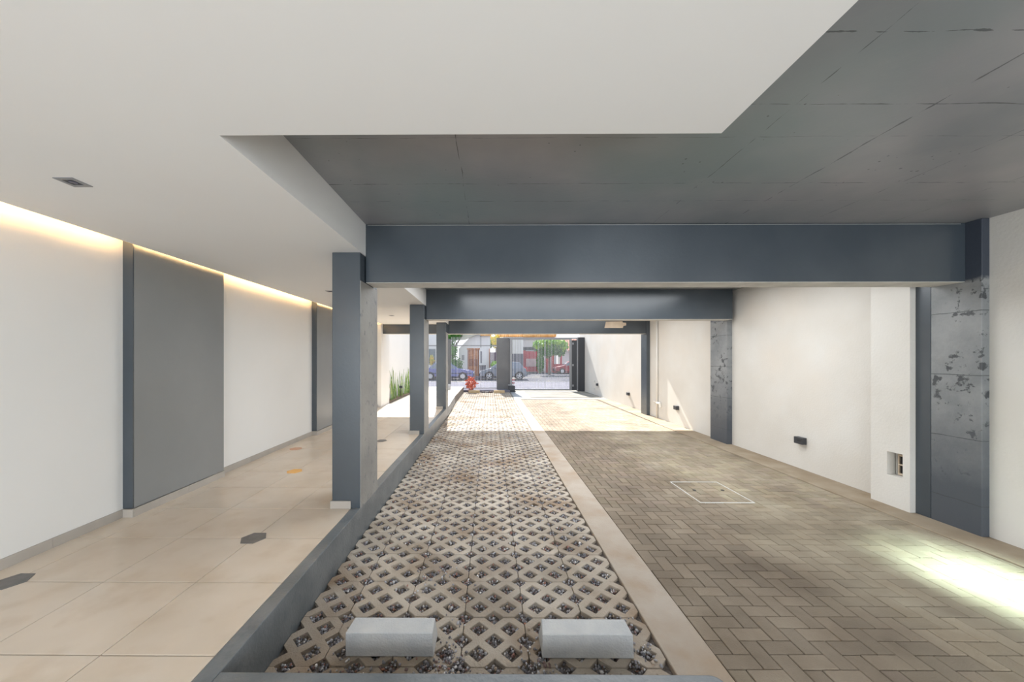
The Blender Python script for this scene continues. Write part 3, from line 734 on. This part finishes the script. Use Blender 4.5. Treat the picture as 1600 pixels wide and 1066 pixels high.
def car(name, loc, label, upper, cabin, wheels, r, w, mat, spokes, zb, flip=1):
    """upper: body outline from rear-low over the top to front-low (x,z); cabin: roofline polygon (x,z)"""
    t = empty(name, loc, label, 'car')
    low = []
    for cx in sorted(wheels, reverse=True): low += arch(cx, r, zb)[::-1]
    pts = upper + [(p[0], p[1]) for p in low]
    # upper runs from min x to max x, low runs back from max x to min x
    k = len(pts); hw = w/2
    m = MB(); ys = [(-hw, .0), (-hw+.0, 1)]
    inset = .10
    def ring(y, s): return [(x, y, z) for x, z in pts]
    m.prism_y(pts, -hw, hw)
    link('body', m.mesh('body', .03, 2), mat, t)
    box('underbody', (min(p[0] for p in upper)+.15, max(p[0] for p in upper)-.15, -hw+.12, hw-.12, zb-.02, zb+.32), 'black', t)
    zl = min(p[1] for p in cabin); zh = max(p[1] for p in cabin)
    def tap(z): return hw - .06 - .17*(z-zl)/(zh-zl)
    m = MB(); kk = len(cabin)
    m.add([(x,-tap(z),z) for x,z in cabin] + [(x,tap(z),z) for x,z in cabin], [tuple(range(kk)), tuple(range(kk,2*kk))[::-1]] + [(i,kk+i,kk+(i+1)%kk,(i+1)%kk) for i in range(kk)])
    link('cabin', m.mesh('cabin', .02, 2), mat, t)
    # side windows: cabin outline inset and split by pillars
    xa = [p for p in cabin if abs(p[1]-zl) < .05]; xt = [p for p in cabin if abs(p[1]-zh) < .06]
    bl_, br_ = min(p[0] for p in xa), max(p[0] for p in xa); tl_, tr_ = min(p[0] for p in xt), max(p[0] for p in xt)
    z0, z1 = zl+.05, zh-.09
    def xe(a, b, z): return a + (b-a)*(z-zl)/(zh-zl)
    cuts = [0, .48, .53, 1.0] if True else []
    for s in (-1, 1):
        for f0, f1 in ((.05,.47),(.52,.95)):
            q = []
            for z in (z0, z1):
                L, Rr = xe(bl_, tl_, z), xe(br_, tr_, z)
                q += [(L+(Rr-L)*f0, s*(tap(z)+.008), z), (L+(Rr-L)*f1, s*(tap(z)+.008), z)]
            q2 = [(a, b-s*.02, c) for a, b, c in q]
            link('side_window', MB().add(q+q2, [(0,1,3,2),(4,6,7,5),(0,4,5,1),(1,5,7,3),(3,7,6,2),(2,6,4,0)]).mesh('side_window'), 'glass', t)
    for a, b, nm in ((bl_, tl_, 'rear_window'), (br_, tr_, 'windscreen')):
        sg = -1 if a == bl_ else 1; q = []
        for z in (z0, z1):
            X = xe(a, b, z) + sg*.012; q += [(X, -tap(z)+.09, z), (X, tap(z)-.09, z)]
        q2 = [(x-sg*.03, y, z) for x, y, z in q]
        link(nm, MB().add(q+q2, [(0,1,3,2),(4,6,7,5),(0,4,5,1),(1,5,7,3),(3,7,6,2),(2,6,4,0)]).mesh(nm), 'glass', t)
    for cx in wheels:
        for s in (-1, 1): wheel(t, cx, s*(hw-.09), r, s, spokes)
    x0, x1 = upper[0][0], upper[-1][0]
    box('bumper', (x0-.06, x0+.10, -hw+.05, hw-.05, zb+.08, zb+.28), 'darkmetal', t, bev=.03); box('bumper', (x1-.10, x1+.06, -hw+.05, hw-.05, zb+.08, zb+.28), 'darkmetal', t, bev=.03)
    return t, hw
# saloon: bonnet to the right
t, hw = car('saloon_car', (-3.45, 30.35, -.06), 'violet blue saloon car parked across the street, left of the grey hatchback',
    [(-2.15,.30),(-2.17,.62),(-2.10,.84),(-1.35,.92),(1.0,.90),(1.75,.80),(2.12,.70),(2.16,.5),(2.14,.30)], [(-1.55,.88),(-1.0,1.36),(.15,1.40),(.98,.88)],
    [-1.35, 1.28], .30, 1.66, 'carblue', False, .26)
for s in (-1,1):
    box('headlight', (2.06, 2.17, s*.62-.14, s*.62+.14, .52, .66), 'lamp', t); box('side_trim', (-2.0, 2.0, s*(hw+.004)-.012, s*(hw+.004)+.012, .52, .58), 'darkmetal', t)
    for x in (-.35, .55): box('door_handle', (x-.07, x+.07, s*(hw+.012)-.012, s*(hw+.012)+.012, .74, .77), 'darkmetal', t)
t, hw = car('hatchback_car', (1.10, 30.5, -.06), 'grey-blue hatchback parked across the street behind the gate pillar',
    [(-1.88,.30),(-1.90,.55),(-1.78,.74),(-1.1,.93),(1.55,1.0),(1.86,.92),(1.93,.55),(1.90,.30)], [(-1.15,.90),(-.35,1.40),(.5,1.48),(1.35,1.42),(1.72,.96)],
    [-1.12, 1.32], .32, 1.68, 'cargrey', True, .24)
for s in (-1,1):
    box('headlight', (-1.90, -1.70, s*.6-.15, s*.6+.15, .58, .72), 'lamp', t); box('tail_light', (1.80, 1.92, s*.68-.1, s*.68+.1, .72, 1.02), 'tail', t)
    box('mirror', (-.72, -.56, s*(hw+.08)-.07, s*(hw+.08)+.07, .95, 1.07), 'cargrey', t, bev=.02)
    for x in (-.05, .8): box('door_handle', (x-.07, x+.07, s*(hw+.012)-.012, s*(hw+.012)+.012, .80, .83), 'darkmetal', t)
t, hw = car('red_car', (9.3, 41.9, -.06), 'dark red car half hidden at the red house, right of the lattice pillars',
    [(-1.9,.30),(-1.92,.6),(-1.75,.8),(-1.0,.92),(1.4,.95),(1.8,.85),(1.9,.5),(1.88,.30)], [(-1.0,.9),(-.35,1.38),(.9,1.40),(1.45,.94)],
    [-1.15, 1.25], .30, 1.65, 'carred', False, .25)
for s in (-1,1): box('headlight', (-1.92, -1.74, s*.6-.15, s*.6+.15, .58, .72), 'lamp', t)

# striped bollard, bins
bo = empty('striped_bollard', (1.42, 22.0, -.005), 'short red and white striped bollard just outside the gate', 'bollard')
for k in range(5): link('band', MB().tube((0,0,k*.09),(0,0,(k+1)*.09),.07,n=12).mesh('band'), 'facade' if k % 2 else 'carred', bo)
bi = empty('litter_bin', (-.62, 32.9, .05), 'dark wheeled bin in front of the wooden door', 'bin')
link('bin_body', MB().add([(-.2,-.2,.06),(.2,-.2,.06),(.2,.2,.06),(-.2,.2,.06),(-.27,-.26,.95),(.27,-.26,.95),(.27,.26,.95),(-.27,.26,.95)],
     [(0,3,2,1),(4,5,6,7),(0,1,5,4),(1,2,6,5),(2,3,7,6),(3,0,4,7)]).mesh('bin_body', .02), 'facadegrey', bi)
box('lid', (-.29,.29,-.30,.28,.955,1.02), 'darkmetal', bi, bev=.015)
for s in (-.2,.2): link('bin_wheel', MB().tube((s-.03,.24,.08),(s+.03,.24,.08),.08,n=12).mesh('bin_wheel'), 'tyre', bi)

# white house --------------------------------------------------------------
HY = 34.0
h1 = empty('white_house', (0, HY, 0), 'white house with a carved brown wooden door across the street', 'house')
link('wall', MB().prism_y([(-2.85,0),(-2.03,0),(-2.03,2.58),(-.97,2.58),(-.97,0),(.05,0),(.05,4.6),(-.9,4.6),(-2.85,2.6)], 0, .35).mesh('wall'), 'facade', h1)
box('wall', (-2.85, .05, .36, 5, 0, 2.6), 'facade', h1)
dr = box('door', (-2.0, -1.0, .10, .20, .05, 2.50), 'wood', h1)
box('door_frame', (-2.1, -.9, -.04, .10, 2.50, 2.64), 'wood', h1)
for a, b in ((-2.03,-1.97),(-1.03,-.97)): box('door_frame', (a, b, -.02, .12, .05, 2.5), 'woodd', h1)
for c in range(2):
    for q in range(3):
        box('door_panel', (-1.92+c*.46, -1.54+c*.46, .07, .10, .2+q*.77, .86+q*.77), 'woodd' if q == 1 else 'wood', dr)
box('meter_box', (-2.58, -2.36, -.08, -.001, 1.55, 2.0), 'midmetal', h1); box('window', (-.86, -.70, -.02, .02, 1.25, 2.35), 'facadegrey', h1)
link('drainpipe', MB().tube((-.82,-.06,2.7),(-.82,-.06,4.5),.035,n=6).mesh('drainpipe'), 'midmetal', h1)
link('eave', MB().prism_y([(-3.95,3.35),(-3.95,4.1),(-.95,4.1),(-.95,3.95),(-2.3,3.4)], -.6, .0).mesh('eave'), 'beige', h1, label='beige sloping eave')
for k in range(6): box('roof_tile', (-.85+k*.17, -.70+k*.17, -.3, .3, 3.78, 3.95), 'tileroof', h1)
h2 = empty('pale_building', (0, HY+1.4, 0), 'pale building left of the tree across the street', 'house')
box('wall', (-14, -4.6, 0, 4, 0, 6.5), 'facade', h2)
for xx in (-5.6, -7.4, -9.2): box('window', (xx-.35, xx+.35, -.03, .02, 1.1, 2.6), 'window', h2)
# side gate and planting right of the door
pg = empty('purple_gate', (0, HY-.1, 0), 'dark purple metal gate right of the white house', 'gate')
for k in range(7): box('slat', (.02+k*.115, .02+k*.115+.10, -.02, .02, .1, 2.25), 'purple', pg)
box('post', (-.06, .0, -.05, .05, 0, 2.6), 'wood', pg); box('post', (.83,.92,-.05,.05,0,2.6), 'wood', pg)
yb = empty('yellow_shrub', (.42, 33.2, .05), 'bright yellow-green rounded shrub in front of the purple gate', 'plant')
core('inner_foliage', (0,0,1.05), (.25,.25,.25), 'foly', yb); foliage('foliage', (0,0,1.05), (.36,.34,.38), 500, .07, 'foly', yb, 5)
link('stem', MB().tube((0,0,0),(0,0,.9),.03,n=6).mesh('stem'), 'bark', yb)

def tree(name, loc, label, th, trunk_r, crowns, branches, n, leaf, seed):
    t = empty(name, loc, label, 'tree')
    link('trunk', MB().tube((0,0,0),(0.03,0,th),trunk_r,trunk_r*.7,n=10).mesh('trunk'), 'bark', t)
    for a, b, r in branches: link('branch', MB().tube(a, b, r, r*.6, n=7).mesh('branch'), 'bark', t)
    for k, (c, r, mt) in enumerate(crowns):
        core('inner_foliage', c, tuple(q*.72 for q in r), mt, t); foliage('foliage', c, r, n, leaf, mt, t, seed+k)
    return t
tree('street_tree', (-3.45, 32.75, .05), 'dark leafy street tree left of the white house', 2.6, .16,
     [((.12,.1,2.35),(.48,.35,.95),'fol'), ((-.3,0,3.6),(.55,.5,.75),'fol'), ((.45,-.1,3.75),(.5,.4,.5),'fol'), ((-.35,.2,2.2),(.45,.35,.75),'fol')],
     [((0,0,2.2),(.75,0,3.3),.09), ((.1,0,2.0),(-.5,0,3.2),.08), ((.75,0,3.3),(1.1,-.1,3.9),.05)], 700, .09, 20)
lb_ = empty('green_shrub', (-3.0, 31.72, .0), 'green shrub behind the bonnet of the violet blue car', 'plant')
link('stem', MB().tube((0,0,0),(0,0,.7),.04,n=6).mesh('stem'), 'bark', lb_)
core('inner_foliage', (0,0,1.1), (.5,.22,.4), 'fol', lb_); foliage('foliage', (0,0,1.1), (.72,.34,.62), 900, .09, 'fol', lb_, 31)
gs = empty('golden_shrub', (-5.15, 32.6, .05), 'golden orange flowering shrub seen between the second and third columns', 'plant')
link('stem', MB().tube((0,0,0),(0,0,1.0),.04,n=6).mesh('stem'), 'bark', gs)
core('inner_foliage', (0,0,1.45), (.15,.15,.3), 'folgold', gs); foliage('foliage', (0,0,1.45), (.24,.24,.5), 300, .07, 'folgold', gs, 41)
tree('golden_tree', (.7, 40.5, 0), 'golden-leaved tree above the purple gate', 3.0, .1, [((-.1,0,3.6),(.85,.6,.85),'folgold'), ((-.8,0,3.3),(.6,.4,.6),'fol')], [], 600, .1, 50)

# right side: white block, grey wall, red house ------------------------------
RY = 44.0
h3 = empty('white_block_house', (0, RY, 0), 'white ribbed building with an orange tiled roof behind the red gate', 'house')
box('wall', (1.6, 3.98, -.5, 3, 2.25, 4.2), 'facade', h3)
for k in range(7): box('rib', (1.7+k*.32, 1.78+k*.32, -.56, -.5, 2.25, 4.2), 'soffit_raw', h3)
box('lower_wall', (1.0, 4.02, -.5, 3, -.05, 2.25), 'facadegrey', h3, label='dark grey lower wall')
box('wall', (3.98, 8.5, 2.6, 6, -.05, 4.35), 'facade', h3)
for k in range(30): box('roof_tile', (.9+k*.25, 1.12+k*.25, 1.9, 3.4, 4.40, 4.78+.03*(k%2)), 'tileroof', h3)
rg = empty('red_gate', (0, RY, 0), 'red gate wall with a pale pink board behind the hatchback', 'gate')
box('post', (4.05, 4.32, -.1, .1, -.02, 2.9), 'red', rg, bev=.01); box('lintel', (4.0, 5.75, -.14, .14, 2.65, 3.05), 'darkmetal', rg)
for k in range(7): box('slat', (4.34+k*.2, 4.52+k*.2, -.03, .03, .1, 2.55), 'red', rg)
box('board', (4.40, 5.62, -.10, -.04, .72, 1.65), 'pink', rg); box('post', (5.76, 5.88, -.1, .1, -.02, 2.7), 'red', rg)
rw = empty('red_wall', (0, RY, 0), 'low dark red wall with lattice pillars under the green tree', 'wall')
box('wall', (7.6, 9.6, -.1, .1, -.02, 1.0), 'red', rw); box('post', (8.45, 8.66, -.16, .0, -.02, 2.6), 'red', rw)
for x0_, w_ in ((6.62,.62),(7.36,.34)):
    m = MB()
    for k in range(18):
        for q in range(3):
            if (k+q) % 2: m.box(x0_+q*w_/3, x0_+(q+1)*w_/3-.03, -.5, -.2, k*.13, k*.13+.11)
    m.box(x0_+.02, x0_+w_-.05, -.45, -.25, 0, 2.35)
    link('lattice_pillar', m.mesh('lattice_pillar', fix=False), 'redbrick', rw)
tr = tree('round_tree', (6.35, 39.0, -.06), 'large round bright yellow-green tree across the street, seen through the gate', 2.2, .15,
     [((0,0,2.95),(1.65,1.1,.75),'fol'), ((-.95,-.3,3.2),(.9,.8,.5),'foly'), ((.2,-.4,3.4),(1.1,.8,.45),'foly'), ((1.3,-.3,3.1),(.6,.6,.55),'foly'), ((-.2,0,2.45),(1.0,.7,.55),'fol'), ((1.15,0,2.6),(.6,.5,.6),'fol')],
     [((0,0,1.8),(-.9,0,2.8),.07), ((0,0,1.8),(.9,0,2.8),.07)], 1500, .12, 60)
hd = empty('dark_hedge', (5.95, RY-1.1, -.02), 'dark green hedge between the red gate and the lattice pillar', 'plant')
link('stem', MB().tube((0,0,0),(0,0,1),.05,n=6).mesh('stem'), 'bark', hd)
core('inner_foliage', (0,0,1.2), (.32,.25,1.1), 'fol', hd); foliage('foliage', (0,0,1.2), (.48,.4,1.35), 1200, .1, 'fol', hd, 71)
h4 = empty('far_grey_house', (0, RY+.6, 0), 'pale wall with a terracotta roof at the right edge of the gate view', 'house')
box('wall', (9.0, 13.5, .6, 4, -.02, 2.6), 'facade', h4)
for k in range(10): link('roof_tile', MB().add([(8.6+k*.45,-.1,2.6),(9.0+k*.45,-.1,2.6),(9.0+k*.45,3,4.1),(8.6+k*.45,3,4.1),(8.6+k*.45,-.1,2.7),(9.0+k*.45,-.1,2.7),(9.0+k*.45,3,4.2),(8.6+k*.45,3,4.2)],
     [(0,3,2,1),(4,5,6,7),(0,1,5,4),(1,2,6,5),(2,3,7,6),(3,0,4,7)]).mesh('roof_tile'), 'darktile', h4)
